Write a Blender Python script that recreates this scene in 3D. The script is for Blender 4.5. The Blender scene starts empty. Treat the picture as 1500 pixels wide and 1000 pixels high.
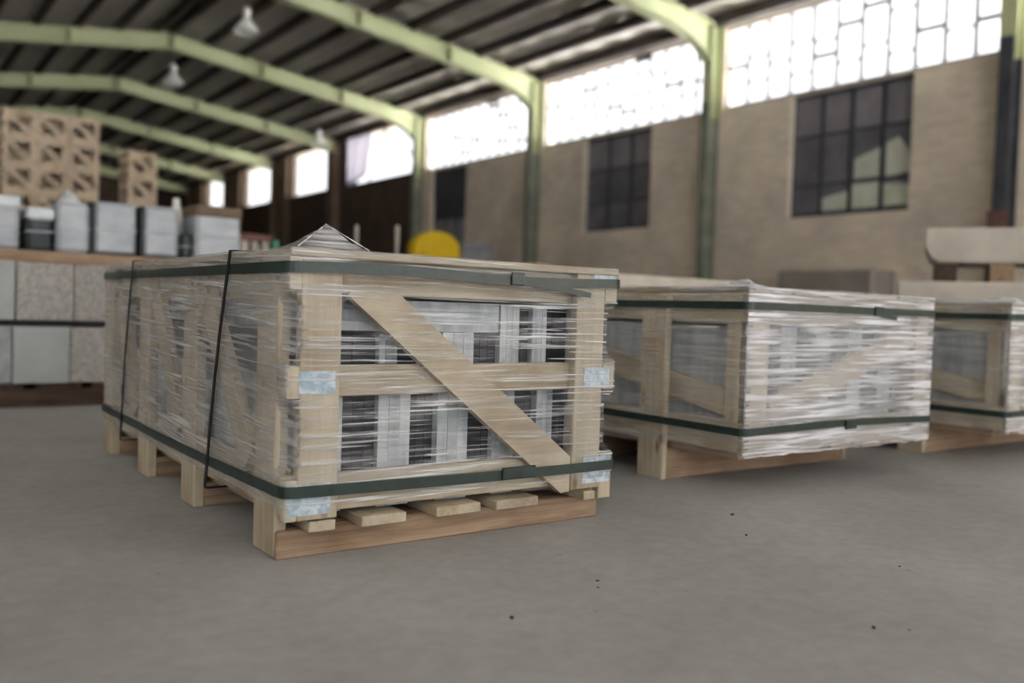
import bpy, bmesh, math, random
from mathutils import Vector, Matrix
random.seed(7)
S = bpy.context.scene
COL = S.collection

# ------------------------------------------------------------------ camera
YAW, PITCH, ROLL, FPX = 0.6254, -0.0338, 0.0319, 1335.25
CAM = Vector((-0.62, -1.578, 0.465))
def cam_axes():
    cy, sy, cp, sp = math.cos(YAW), math.sin(YAW), math.cos(PITCH), math.sin(PITCH)
    f = Vector((sy*cp, cy*cp, sp)); r = Vector((cy, -sy, 0)); u = r.cross(f)
    cr, sr = math.cos(ROLL), math.sin(ROLL)
    return cr*r + sr*u, -sr*r + cr*u, f
_r, _u, _f = cam_axes()
cd = bpy.data.cameras.new('camera'); cam = bpy.data.objects.new('camera', cd); COL.objects.link(cam)
cam.matrix_world = Matrix(((_r.x, _u.x, -_f.x, CAM.x), (_r.y, _u.y, -_f.y, CAM.y), (_r.z, _u.z, -_f.z, CAM.z), (0, 0, 0, 1)))
cd.sensor_width = 36; cd.lens = FPX/1500*36; cd.clip_start = 0.05; cd.clip_end = 400
cd.dof.use_dof = True; cd.dof.focus_distance = 1.85; cd.dof.aperture_fstop = 1.9
S.camera = cam

# ------------------------------------------------------------------ sky and exposure
w = bpy.data.worlds.new('sky'); S.world = w; w.use_nodes = True
nt = w.node_tree; bg = nt.nodes['Background']
tc = nt.nodes.new('ShaderNodeTexCoord'); sp = nt.nodes.new('ShaderNodeSeparateXYZ'); rp = nt.nodes.new('ShaderNodeValToRGB')
nt.links.new(tc.outputs['Generated'], sp.inputs[0]); nt.links.new(sp.outputs['Z'], rp.inputs[0]); nt.links.new(rp.outputs[0], bg.inputs['Color'])
rp.color_ramp.elements[0].position = 0.0; rp.color_ramp.elements[0].color = (0.95, 0.97, 1.0, 1)
rp.color_ramp.elements[1].position = 0.9; rp.color_ramp.elements[1].color = (0.86, 0.92, 1.0, 1)
bg.inputs['Strength'].default_value = 0.74
sd = bpy.data.lights.new('sun', 'SUN'); sun = bpy.data.objects.new('sun', sd); COL.objects.link(sun)
sd.energy = 46.0; sd.angle = 0.02; sd.color = (1.0, 1.0, 1.0)
sun.rotation_euler = (math.radians(2), math.radians(-20), 0)      # high, from the far side of the building: lights the added outside ground, not the hall floor
S.view_settings.view_transform = 'Standard'; S.view_settings.look = 'None'
S.view_settings.exposure = 1.28; S.view_settings.gamma = 1; S.view_settings.use_curve_mapping = False
try:
    S.cycles.max_bounces = 10; S.cycles.diffuse_bounces = 6; S.cycles.transparent_max_bounces = 24
    S.cycles.sample_clamp_indirect = 6
except Exception: pass

# ------------------------------------------------------------------ materials
def new_mat(name):
    m = bpy.data.materials.new(name); m.use_nodes = True
    return m, m.node_tree, m.node_tree.nodes['Principled BSDF']
def N(nt, t, **kw):
    n = nt.nodes.new(t)
    for k, v in kw.items():
        if k in n.inputs: n.inputs[k].default_value = v
        else: setattr(n, k, v)
    return n
def c4(c): return (c[0], c[1], c[2], 1)
def srgb(r, g, b):
    return tuple(((v/255)/12.92 if v <= 10 else ((v/255+0.055)/1.055)**2.4) for v in (r, g, b))

def mat_noise(name, ca, cb, scale=(8, 8, 8), rough=0.8, detail=4, bump=0.0, bscale=None, spec=0.3, rand=0.0, lo=0.35, hi=0.65, coord='Object', metallic=0.0):
    m, nt, b = new_mat(name)
    tc = N(nt, 'ShaderNodeTexCoord'); mp = N(nt, 'ShaderNodeMapping'); mp.inputs['Scale'].default_value = scale
    nt.links.new(tc.outputs[coord], mp.inputs['Vector'])
    ns = N(nt, 'ShaderNodeTexNoise', Scale=1.0, Detail=detail, Roughness=0.6)
    oi = N(nt, 'ShaderNodeObjectInfo')
    ad = N(nt, 'ShaderNodeVectorMath', operation='ADD'); mu = N(nt, 'ShaderNodeVectorMath', operation='SCALE'); 
    cmb = N(nt, 'ShaderNodeCombineXYZ')
    for i in range(3): nt.links.new(oi.outputs['Random'], cmb.inputs[i])
    nt.links.new(cmb.outputs[0], mu.inputs[0]); mu.inputs['Scale'].default_value = 37.0
    nt.links.new(mp.outputs[0], ad.inputs[0]); nt.links.new(mu.outputs[0], ad.inputs[1])
    nt.links.new(ad.outputs[0], ns.inputs['Vector'])
    r = N(nt, 'ShaderNodeValToRGB'); r.color_ramp.elements[0].position = lo; r.color_ramp.elements[1].position = hi
    r.color_ramp.elements[0].color = c4(ca); r.color_ramp.elements[1].color = c4(cb)
    nt.links.new(ns.outputs['Fac'], r.inputs[0])
    out = r.outputs[0]
    if rand:
        hs = N(nt, 'ShaderNodeHueSaturation'); mr = N(nt, 'ShaderNodeMapRange')
        mr.inputs['To Min'].default_value = 1-rand; mr.inputs['To Max'].default_value = 1+rand
        nt.links.new(oi.outputs['Random'], mr.inputs['Value']); nt.links.new(mr.outputs[0], hs.inputs['Value'])
        nt.links.new(out, hs.inputs['Color']); out = hs.outputs[0]
    nt.links.new(out, b.inputs['Base Color'])
    b.inputs['Roughness'].default_value = rough; b.inputs['Specular IOR Level'].default_value = spec; b.inputs['Metallic'].default_value = metallic
    if bump:
        bp = N(nt, 'ShaderNodeBump', Strength=bump, Distance=0.01); nt.links.new(ns.outputs['Fac'], bp.inputs['Height']); nt.links.new(bp.outputs[0], b.inputs['Normal'])
    return m

def mat_wood(name, light, dark, rand=0.12, knots=True):
    """boards have their length along local X"""
    m, nt, b = new_mat(name)
    tc = N(nt, 'ShaderNodeTexCoord'); oi = N(nt, 'ShaderNodeObjectInfo'); cmb = N(nt, 'ShaderNodeCombineXYZ')
    mul = N(nt, 'ShaderNodeMath', operation='MULTIPLY'); mul.inputs[1].default_value = 53.0
    nt.links.new(oi.outputs['Random'], mul.inputs[0])
    for i in range(3): nt.links.new(mul.outputs[0], cmb.inputs[i])
    ad = N(nt, 'ShaderNodeVectorMath', operation='ADD'); nt.links.new(tc.outputs['Object'], ad.inputs[0]); nt.links.new(cmb.outputs[0], ad.inputs[1])
    mp = N(nt, 'ShaderNodeMapping'); mp.inputs['Scale'].default_value = (4, 75, 75); nt.links.new(ad.outputs[0], mp.inputs['Vector'])
    gr = N(nt, 'ShaderNodeTexNoise', Scale=1.0, Detail=5.0, Roughness=0.65, Distortion=0.6); nt.links.new(mp.outputs[0], gr.inputs['Vector'])
    r = N(nt, 'ShaderNodeValToRGB'); r.color_ramp.elements[0].position = 0.3; r.color_ramp.elements[1].position = 0.68
    r.color_ramp.elements[0].color = c4(dark); r.color_ramp.elements[1].color = c4(light); nt.links.new(gr.outputs['Fac'], r.inputs[0])
    # broad stains
    st = N(nt, 'ShaderNodeTexNoise', Scale=7.0, Detail=3.0); nt.links.new(ad.outputs[0], st.inputs['Vector'])
    sr = N(nt, 'ShaderNodeValToRGB'); sr.color_ramp.elements[0].position = 0.28; sr.color_ramp.elements[1].position = 0.55
    sr.color_ramp.elements[0].color = (0.72, 0.66, 0.6, 1); sr.color_ramp.elements[1].color = (1, 1, 1, 1); nt.links.new(st.outputs['Fac'], sr.inputs[0])
    mx = N(nt, 'ShaderNodeMix', data_type='RGBA', blend_type='MULTIPLY'); mx.inputs[0].default_value = 1.0
    nt.links.new(r.outputs[0], mx.inputs[6]); nt.links.new(sr.outputs[0], mx.inputs[7])
    out = mx.outputs[2]
    if knots:
        vm = N(nt, 'ShaderNodeMapping'); vm.inputs['Scale'].default_value = (5, 12, 12); nt.links.new(ad.outputs[0], vm.inputs['Vector'])
        vo = N(nt, 'ShaderNodeTexVoronoi', Scale=1.0); nt.links.new(vm.outputs[0], vo.inputs['Vector'])
        kr = N(nt, 'ShaderNodeValToRGB'); kr.color_ramp.elements[0].position = 0.05; kr.color_ramp.elements[1].position = 0.14
        kr.color_ramp.elements[0].color = (0.42, 0.28, 0.2, 1); kr.color_ramp.elements[1].color = (1, 1, 1, 1); nt.links.new(vo.outputs['Distance'], kr.inputs[0])
        m2 = N(nt, 'ShaderNodeMix', data_type='RGBA', blend_type='MULTIPLY'); m2.inputs[0].default_value = 0.85
        nt.links.new(out, m2.inputs[6]); nt.links.new(kr.outputs[0], m2.inputs[7]); out = m2.outputs[2]
    hs = N(nt, 'ShaderNodeHueSaturation'); mr = N(nt, 'ShaderNodeMapRange'); mr.inputs['To Min'].default_value = 1-rand; mr.inputs['To Max'].default_value = 1+rand
    nt.links.new(oi.outputs['Random'], mr.inputs['Value']); nt.links.new(mr.outputs[0], hs.inputs['Value']); nt.links.new(out, hs.inputs['Color'])
    nt.links.new(hs.outputs[0], b.inputs['Base Color']); b.inputs['Roughness'].default_value = 0.75; b.inputs['Specular IOR Level'].default_value = 0.25
    bp = N(nt, 'ShaderNodeBump', Strength=0.25, Distance=0.003); nt.links.new(gr.outputs['Fac'], bp.inputs['Height']); nt.links.new(bp.outputs[0], b.inputs['Normal'])
    return m

def mat_film(name, base, streak, tint, tilt=0.0, fine=150.0, lo=.53, hi=.68):
    """clear stretch film: transparent, with whitish horizontal stretch creases and gloss"""
    m, nt, b = new_mat(name)
    tc = N(nt, 'ShaderNodeTexCoord'); sx = N(nt, 'ShaderNodeSeparateXYZ'); nt.links.new(tc.outputs['Object'], sx.inputs[0])
    hor = N(nt, 'ShaderNodeMath', operation='SUBTRACT'); nt.links.new(sx.outputs['X'], hor.inputs[0]); nt.links.new(sx.outputs['Y'], hor.inputs[1])
    t1 = N(nt, 'ShaderNodeMath', operation='MULTIPLY_ADD'); t1.inputs[1].default_value = -tilt
    nt.links.new(sx.outputs['Y'], t1.inputs[0]); nt.links.new(sx.outputs['Z'], t1.inputs[2])
    def streaks(hs, vs, seed, detail, dist):
        c = N(nt, 'ShaderNodeCombineXYZ'); a = N(nt, 'ShaderNodeMath', operation='MULTIPLY'); a.inputs[1].default_value = hs
        d = N(nt, 'ShaderNodeMath', operation='MULTIPLY'); d.inputs[1].default_value = vs
        nt.links.new(hor.outputs[0], a.inputs[0]); nt.links.new(t1.outputs[0], d.inputs[0])
        nt.links.new(a.outputs[0], c.inputs[0]); nt.links.new(d.outputs[0], c.inputs[2]); c.inputs[1].default_value = seed
        n = N(nt, 'ShaderNodeTexNoise', Scale=1.0, Detail=detail, Roughness=0.6, Distortion=dist); nt.links.new(c.outputs[0], n.inputs['Vector'])
        return n
    n1 = streaks(4.0, fine, 3.1, 3.0, 0.35); n2 = streaks(2.2, fine*0.3, 9.7, 2.0, 0.5); n3 = streaks(3.0, 4.0, 5.5, 2.0, 0.0)
    r1 = N(nt, 'ShaderNodeMapRange', interpolation_type='SMOOTHSTEP'); r1.inputs['From Min'].default_value = lo; r1.inputs['From Max'].default_value = hi; nt.links.new(n1.outputs['Fac'], r1.inputs['Value'])
    r2 = N(nt, 'ShaderNodeMapRange', interpolation_type='SMOOTHSTEP'); r2.inputs['From Min'].default_value = 0.45; r2.inputs['From Max'].default_value = 0.75; nt.links.new(n2.outputs['Fac'], r2.inputs['Value'])
    r3 = N(nt, 'ShaderNodeMapRange'); r3.inputs['From Min'].default_value = 0.3; r3.inputs['From Max'].default_value = 0.7; r3.inputs['To Min'].default_value = 0.45; r3.inputs['To Max'].default_value = 1.15; nt.links.new(n3.outputs['Fac'], r3.inputs['Value'])
    s = N(nt, 'ShaderNodeMath', operation='MULTIPLY_ADD'); s.inputs[1].default_value = 0.35; nt.links.new(r2.outputs[0], s.inputs[0]); nt.links.new(r1.outputs[0], s.inputs[2])
    s2 = N(nt, 'ShaderNodeMath', operation='MULTIPLY'); nt.links.new(s.outputs[0], s2.inputs[0]); nt.links.new(r3.outputs[0], s2.inputs[1])
    fac = N(nt, 'ShaderNodeMath', operation='MULTIPLY_ADD', use_clamp=True); fac.inputs[1].default_value = streak; fac.inputs[2].default_value = base
    nt.links.new(s2.outputs[0], fac.inputs[0])
    b.inputs['Base Color'].default_value = c4(tint); b.inputs['Roughness'].default_value = 0.22; b.inputs['Specular IOR Level'].default_value = 0.9
    bp = N(nt, 'ShaderNodeBump', Strength=0.55, Distance=0.004); nt.links.new(s.outputs[0], bp.inputs['Height']); nt.links.new(bp.outputs[0], b.inputs['Normal'])
    tr = N(nt, 'ShaderNodeBsdfTransparent'); tr.inputs[0].default_value = (0.97, 0.975, 0.985, 1)
    ms = N(nt, 'ShaderNodeMixShader'); nt.links.new(fac.outputs[0], ms.inputs[0]); nt.links.new(tr.outputs[0], ms.inputs[1]); nt.links.new(b.outputs[0], ms.inputs[2])
    nt.links.new(ms.outputs[0], nt.nodes['Material Output'].inputs['Surface'])
    return m

def mat_glass(name, col, solid, rough=0.1):
    m, nt, b = new_mat(name)
    b.inputs['Base Color'].default_value = c4(col); b.inputs['Roughness'].default_value = rough
    tr = N(nt, 'ShaderNodeBsdfTransparent'); tr.inputs[0].default_value = (0.96, 0.98, 0.98, 1)
    ms = N(nt, 'ShaderNodeMixShader'); ms.inputs[0].default_value = solid
    nt.links.new(tr.outputs[0], ms.inputs[1]); nt.links.new(b.outputs[0], ms.inputs[2]); nt.links.new(ms.outputs[0], nt.nodes['Material Output'].inputs['Surface'])
    return m

def mat_pane(name, clear, col):
    """dusty frosted pane: mostly scatters the daylight, lets a little straight through"""
    m, nt, b = new_mat(name)
    tl = N(nt, 'ShaderNodeBsdfTranslucent'); tl.inputs[0].default_value = c4(col)
    tr = N(nt, 'ShaderNodeBsdfTransparent')
    ms = N(nt, 'ShaderNodeMixShader'); ms.inputs[0].default_value = clear
    nt.links.new(tl.outputs[0], ms.inputs[1]); nt.links.new(tr.outputs[0], ms.inputs[2]); nt.links.new(ms.outputs[0], nt.nodes['Material Output'].inputs['Surface'])
    return m

def mat_floor():
    m, nt, b = new_mat('concrete_floor')
    tc = N(nt, 'ShaderNodeTexCoord')
    def noise(scale, det, vec=None):
        n = N(nt, 'ShaderNodeTexNoise', Scale=scale, Detail=det, Roughness=0.62); nt.links.new(vec or tc.outputs['Object'], n.inputs['Vector']); return n
    a = noise(1.3, 6); f = noise(28, 6); g = noise(190, 3)
    r = N(nt, 'ShaderNodeValToRGB'); e = r.color_ramp.elements; e[0].position = 0.32; e[1].position = 0.68
    e[0].color = c4(srgb(154, 152, 152)); e[1].color = c4(srgb(178, 180, 181)); nt.links.new(a.outputs['Fac'], r.inputs[0])
    fr = N(nt, 'ShaderNodeValToRGB'); fr.color_ramp.elements[0].position = 0.3; fr.color_ramp.elements[1].position = 0.62
    fr.color_ramp.elements[0].color = (0.84, 0.82, 0.8, 1); fr.color_ramp.elements[1].color = (1, 1, 1, 1); nt.links.new(f.outputs['Fac'], fr.inputs[0])
    mx = N(nt, 'ShaderNodeMix', data_type='RGBA', blend_type='MULTIPLY'); mx.inputs[0].default_value = 0.8; nt.links.new(r.outputs[0], mx.inputs[6]); nt.links.new(fr.outputs[0], mx.inputs[7])
    # scuff marks and fine cracks
    wv = N(nt, 'ShaderNodeMapping'); wv.inputs['Scale'].default_value = (1.0, 2.4, 1); wv.inputs['Rotation'].default_value = (0, 0, 0.6); nt.links.new(tc.outputs['Object'], wv.inputs['Vector'])
    vo = N(nt, 'ShaderNodeTexVoronoi', feature='DISTANCE_TO_EDGE', Scale=0.55); 
    wn = noise(3.0, 4); mixv = N(nt, 'ShaderNodeMix', data_type='VECTOR'); mixv.inputs[0].default_value = 0.12
    nt.links.new(wv.outputs[0], mixv.inputs[4]); nt.links.new(wn.outputs['Color'], mixv.inputs[5]); nt.links.new(mixv.outputs[1], vo.inputs['Vector'])
    cr = N(nt, 'ShaderNodeValToRGB'); cr.color_ramp.elements[0].position = 0.0; cr.color_ramp.elements[1].position = 0.012
    cr.color_ramp.elements[0].color = (0.8, 0.78, 0.76, 1); cr.color_ramp.elements[1].color = (1, 1, 1, 1); nt.links.new(vo.outputs['Distance'], cr.inputs[0])
    m2 = N(nt, 'ShaderNodeMix', data_type='RGBA', blend_type='MULTIPLY'); m2.inputs[0].default_value = 0.18; nt.links.new(mx.outputs[2], m2.inputs[6]); nt.links.new(cr.outputs[0], m2.inputs[7])
    # dust specks
    sv = N(nt, 'ShaderNodeTexVoronoi', Scale=9.0); nt.links.new(tc.outputs['Object'], sv.inputs['Vector'])
    sr = N(nt, 'ShaderNodeValToRGB'); sr.color_ramp.elements[0].position = 0.03; sr.color_ramp.elements[1].position = 0.06
    sr.color_ramp.elements[0].color = (0.55, 0.52, 0.5, 1); sr.color_ramp.elements[1].color = (1, 1, 1, 1); nt.links.new(sv.outputs['Distance'], sr.inputs[0])
    m3 = N(nt, 'ShaderNodeMix', data_type='RGBA', blend_type='MULTIPLY'); m3.inputs[0].default_value = 0.55; nt.links.new(m2.outputs[2], m3.inputs[6]); nt.links.new(sr.outputs[0], m3.inputs[7])
    nt.links.new(m3.outputs[2], b.inputs['Base Color']); b.inputs['Roughness'].default_value = 0.62; b.inputs['Specular IOR Level'].default_value = 0.3
    bp = N(nt, 'ShaderNodeBump', Strength=0.18, Distance=0.004); nt.links.new(g.outputs['Fac'], bp.inputs['Height']); nt.links.new(bp.outputs[0], b.inputs['Normal'])
    return m

def mat_brick(name, c1, c2, mortar):
    m, nt, b = new_mat(name)
    tc = N(nt, 'ShaderNodeTexCoord'); sx = N(nt, 'ShaderNodeSeparateXYZ'); cb = N(nt, 'ShaderNodeCombineXYZ')
    nt.links.new(tc.outputs['Object'], sx.inputs[0]); nt.links.new(sx.outputs['Y'], cb.inputs[0]); nt.links.new(sx.outputs['Z'], cb.inputs[1])
    br = N(nt, 'ShaderNodeTexBrick', Scale=1.0); br.inputs['Brick Width'].default_value = 0.24; br.inputs['Row Height'].default_value = 0.085; br.inputs['Mortar Size'].default_value = 0.008
    br.inputs['Color1'].default_value = c4(c1); br.inputs['Color2'].default_value = c4(c2); br.inputs['Mortar'].default_value = c4(mortar)
    nt.links.new(cb.outputs[0], br.inputs['Vector'])
    ns = N(nt, 'ShaderNodeTexNoise', Scale=0.9, Detail=5.0); nt.links.new(tc.outputs['Object'], ns.inputs['Vector'])
    r = N(nt, 'ShaderNodeValToRGB'); r.color_ramp.elements[0].position = 0.3; r.color_ramp.elements[1].position = 0.7
    r.color_ramp.elements[0].color = (0.74, 0.72, 0.72, 1); r.color_ramp.elements[1].color = (1.1, 1.06, 1.0, 1); nt.links.new(ns.outputs['Fac'], r.inputs[0])
    mx = N(nt, 'ShaderNodeMix', data_type='RGBA', blend_type='MULTIPLY'); mx.inputs[0].default_value = 1; nt.links.new(br.outputs['Color'], mx.inputs[6]); nt.links.new(r.outputs[0], mx.inputs[7])
    nt.links.new(mx.outputs[2], b.inputs['Base Color']); b.inputs['Roughness'].default_value = 0.9; b.inputs['Specular IOR Level'].default_value = 0.15
    bp = N(nt, 'ShaderNodeBump', Strength=0.5, Distance=0.02); bp.invert = True; nt.links.new(br.outputs['Fac'], bp.inputs['Height']); nt.links.new(bp.outputs[0], b.inputs['Normal'])
    return m

M = {}
M['pine'] = mat_wood('pine', srgb(192, 181, 161), srgb(170, 158, 138))
M['pine_bright'] = mat_wood('fresh_pine', srgb(232, 214, 190), srgb(210, 188, 162), knots=False)
M['pine_brown'] = mat_wood('weathered_pine', srgb(176, 152, 128), srgb(134, 110, 90))
M['dark_wood'] = mat_wood('dark_wood', srgb(92, 76, 64), srgb(58, 46, 38), knots=False)
M['pallet_dark'] = mat_wood('dark_pallet_wood', srgb(96, 78, 66), srgb(56, 44, 38), knots=False)
M['film'] = mat_film('stretch_film', 0.012, 0.66, (0.86, 0.87, 0.9), tilt=0.0, fine=180, lo=.49, hi=.66)
M['film_side'] = mat_film('layered_stretch_film', 0.22, 0.55, (0.76, 0.765, 0.79), tilt=0.035, fine=150, lo=.44, hi=.64)
M['film_thick'] = mat_film('thick_stretch_film', 0.24, 0.7, (0.87, 0.88, 0.93), tilt=0.0, fine=125, lo=.43, hi=.62)
M['strap'] = mat_noise('green_strap', srgb(28, 44, 40), srgb(42, 58, 54), (40, 40, 40), rough=0.38, spec=0.5)
M['cord'] = mat_noise('black_strap', srgb(22, 26, 26), srgb(36, 40, 40), (40, 40, 40), rough=0.5)
M['paper'] = mat_noise('paper_label', srgb(150, 172, 186), srgb(206, 214, 220), (60, 60, 60), rough=0.6, lo=0.42, hi=0.6)
M['stone_grey'] = mat_noise('grey_stone', srgb(150, 156, 160), srgb(180, 184, 186), (14, 14, 14), rough=0.7, rand=0.08)
M['stone_smooth'] = mat_noise('smooth_stone', srgb(164, 170, 170), srgb(180, 184, 184), (5, 5, 5), rough=0.6, rand=0.05)
M['stone_speck'] = mat_noise('speckled_stone', srgb(150, 147, 144), srgb(180, 177, 173), (60, 60, 60), rough=0.85, rand=0.05, bump=0.3)
M['stone_cream'] = mat_noise('cream_stone', srgb(176, 168, 158), srgb(196, 189, 178), (4, 4, 4), rough=0.8, rand=0.04)
M['slab'] = mat_noise('slab_edge', srgb(150, 156, 160), srgb(192, 196, 198), (30, 30, 4), rough=0.6, rand=0.12)
M['gap_shade'] = mat_noise('gap_shade_fill', srgb(16, 16, 22), srgb(32, 32, 42), (20, 20, 6), rough=0.45, rand=0.15)  # near-black colour stands in for shade in the gaps between pale packs
M['bundle'] = mat_noise('wrapped_bundle', srgb(156, 162, 170), srgb(184, 188, 194), (5, 5, 14), rough=0.4, rand=0.08, spec=0.5)
M['bundle_dark'] = mat_noise('dark_wrap', srgb(44, 48, 52), srgb(70, 76, 80), (6, 6, 6), rough=0.45)
M['bundle_white'] = mat_noise('white_film', srgb(200, 206, 212), srgb(232, 236, 240), (9, 9, 9), rough=0.3, spec=0.6)
M['green'] = mat_noise('light_green_paint', srgb(168, 173, 134), srgb(184, 188, 150), (1.2, 1.2, 1.2), rough=0.55)
M['green_dark'] = mat_noise('grey_green_shaded', srgb(116, 120, 108), srgb(140, 144, 130), (1.0, 1.0, 3), rough=0.6)  # own grey-green, with the shade on the lower columns mixed into the tone
M['seam'] = mat_noise('weld_plate', srgb(96, 100, 66), srgb(120, 122, 84), (5, 5, 5), rough=0.7)
M['purlin'] = mat_noise('purlin_steel', srgb(52, 44, 42), srgb(70, 60, 57), (2, 2, 2), rough=0.7)
M['sheet'] = mat_noise('roof_sheet', srgb(206, 200, 190), srgb(228, 222, 212), (0.7, 0.25, 1), rough=0.7)
M['brick'] = mat_brick('tan_brick', srgb(234, 223, 209), srgb(220, 208, 194), srgb(224, 215, 204))
M['brown_wall'] = mat_noise('brown_wall_boards', srgb(70, 58, 50), srgb(94, 80, 70), (1, 6, 1), rough=0.85)
M['pier'] = mat_noise('brown_pier', srgb(110, 94, 80), srgb(134, 116, 98), (2, 2, 1), rough=0.85)
M['plaster'] = mat_noise('grey_plaster', srgb(150, 146, 138), srgb(176, 170, 160), (1.5, 1.5, 1.5), rough=0.9)
M['steel_dark'] = mat_noise('dark_steel', srgb(54, 56, 62), srgb(74, 76, 82), (3, 3, 3), rough=0.6)
M['bar'] = mat_noise('window_bar', srgb(112, 108, 108), srgb(136, 132, 130), (6, 6, 6), rough=0.6)
M['glass'] = mat_pane('dusty_pane', 0.9, (0.5, 0.51, 0.52))
M['glass_dark'] = mat_noise('dark_view_glass', srgb(88, 87, 94), srgb(112, 110, 118), (2.2, 2.2, 2.2), rough=0.3, spec=0.5, rand=0.1)  # opaque tone paints in the dark view behind clear panes
M['glass_frost'] = mat_noise('grimy_grey_glass', srgb(118, 115, 122), srgb(138, 134, 140), (2.2, 2.2, 2.2), rough=0.45, spec=0.4, rand=0.06)
M['bright_view'] = mat_noise('bright_view', srgb(186, 190, 176), srgb(206, 208, 196), (3, 3, 3), rough=0.5)  # bright view through the window, put in as pale colour
M['cloth_white'] = mat_pane('thin_white_cloth', 0.02, (0.42, 0.41, 0.45))
M['cloth'] = mat_noise('white_cloth', srgb(214, 212, 222), srgb(236, 234, 240), (4, 4, 4), rough=0.9)
M['lamp'] = mat_noise('white_enamel', srgb(214, 214, 208), srgb(236, 236, 230), (8, 8, 8), rough=0.4)
M['yellow'] = mat_noise('yellow_paint', srgb(224, 182, 20), srgb(240, 204, 48), (4, 4, 4), rough=0.45)
M['machine_grey'] = mat_noise('machine_grey', srgb(116, 116, 124), srgb(140, 140, 148), (4, 4, 4), rough=0.5)
M['cabinet'] = mat_noise('warm_grey_enamel', srgb(140, 132, 128), srgb(158, 150, 144), (2, 2, 2), rough=.6)
M['rust'] = mat_noise('rust_red_paint', srgb(104, 74, 70), srgb(122, 88, 80), (6, 6, 6), rough=0.7)
M['chip'] = mat_noise('dark_chip', srgb(50, 46, 44), srgb(80, 74, 70), (90, 90, 90), rough=0.8)
M['green_tarp'] = mat_noise('green_sheet', srgb(70, 140, 110), srgb(96, 164, 132), (9, 9, 9), rough=0.7)
M['floor'] = mat_floor()

# ------------------------------------------------------------------ helpers
_mesh = {}
def link(name, me, parent=None, mw=None):
    o = bpy.data.objects.new(name, me); COL.objects.link(o)
    if parent: o.parent = parent
    if mw is not None: o.matrix_local = mw
    return o
def box_mesh(dx, dy, dz, mat, bev=0.0):
    k = (round(dx, 4), round(dy, 4), round(dz, 4), mat, bev)
    if k in _mesh: return _mesh[k]
    bm = bmesh.new(); bmesh.ops.create_cube(bm, size=1.0)
    bmesh.ops.scale(bm, vec=(dx, dy, dz), verts=bm.verts)
    if bev: bmesh.ops.bevel(bm, geom=list(bm.edges), offset=min(bev, 0.3*min(dx, dy, dz)), segments=1, affect='EDGES', profile=0.5)
    me = bpy.data.meshes.new('board'); bm.to_mesh(me); bm.free(); me.materials.append(M[mat]); _mesh[k] = me
    return me
def board(name, parent, p0, p1, wd, th, nrm, mat, bev=0.002):
    p0, p1, n = Vector(p0), Vector(p1), Vector(nrm).normalized()
    d = p1-p0; L = d.length; d.normalize(); wv = n.cross(d).normalized(); n = d.cross(wv)
    c = (p0+p1)/2
    mw = Matrix(((d.x, wv.x, n.x, c.x), (d.y, wv.y, n.y, c.y), (d.z, wv.z, n.z, c.z), (0, 0, 0, 1)))
    return link(name, box_mesh(L, wd, th, mat, bev), parent, mw)
def bx(name, parent, xr, yr, zr, mat, bev=0.002, rot=0.0):
    s = [xr[1]-xr[0], yr[1]-yr[0], zr[1]-zr[0]]; c = Vector(((xr[0]+xr[1])/2, (yr[0]+yr[1])/2, (zr[0]+zr[1])/2))
    i = s.index(max(s)); R = Matrix.Identity(4)
    if i == 1: R = Matrix.Rotation(math.pi/2, 4, 'Z'); s = [s[1], s[0], s[2]]
    elif i == 2: R = Matrix.Rotation(-math.pi/2, 4, 'Y'); s = [s[2], s[1], s[0]]
    return link(name, box_mesh(s[0], s[1], s[2], mat, bev), parent, Matrix.Translation(c) @ Matrix.Rotation(rot, 4, 'Z') @ R)
def poly(name, verts, faces, mat, parent=None, loc=(0, 0, 0), smooth=False):
    me = bpy.data.meshes.new(name); me.from_pydata([tuple(v) for v in verts], [], faces); me.validate(); me.update()
    if mat: me.materials.append(M[mat])
    if smooth:
        for p in me.polygons: p.use_smooth = True
    return link(name, me, parent, Matrix.Translation(loc))
def prism_xz(name, pts, y0, y1, mat, parent=None):
    """outline in x,z extruded along y"""
    n = len(pts); v = [(x, y0, z) for x, z in pts]+[(x, y1, z) for x, z in pts]
    f = [tuple(range(n)), tuple(reversed(range(n, 2*n)))]+[(i, i+n, (i+1) % n+n, (i+1) % n) for i in range(n)]
    me = bpy.data.meshes.new(name); bm = bmesh.new(); bv = [bm.verts.new(p) for p in v]
    for q in f: bm.faces.new([bv[i] for i in q])
    bmesh.ops.recalc_face_normals(bm, faces=bm.faces); bmesh.ops.triangulate(bm, faces=[q for q in bm.faces if len(q.verts) > 4])
    bm.to_mesh(me); bm.free(); me.materials.append(M[mat]); return link(name, me, parent)
def multi_box(name, boxes, mat, parent=None):
    bm = bmesh.new()
    for xr, yr, zr in boxes:
        g = bmesh.ops.create_cube(bm, size=1.0)['verts']
        bmesh.ops.scale(bm, vec=(xr[1]-xr[0], yr[1]-yr[0], zr[1]-zr[0]), verts=g)
        bmesh.ops.translate(bm, vec=((xr[0]+xr[1])/2, (yr[0]+yr[1])/2, (zr[0]+zr[1])/2), verts=g)
    me = bpy.data.meshes.new(name); bm.to_mesh(me); bm.free(); me.materials.append(M[mat]); return link(name, me, parent)
def lathe(name, prof, mat, parent=None, loc=(0, 0, 0), seg=20):
    v, f = [], []
    for r, z in prof:
        for k in range(seg):
            a = 2*math.pi*k/seg; v.append((r*math.cos(a), r*math.sin(a), z))
    for i in range(len(prof)-1):
        for k in range(seg):
            f.append((i*seg+k, i*seg+(k+1) % seg, (i+1)*seg+(k+1) % seg, (i+1)*seg+k))
    return poly(name, v, f, mat, parent, loc, smooth=True)
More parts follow.
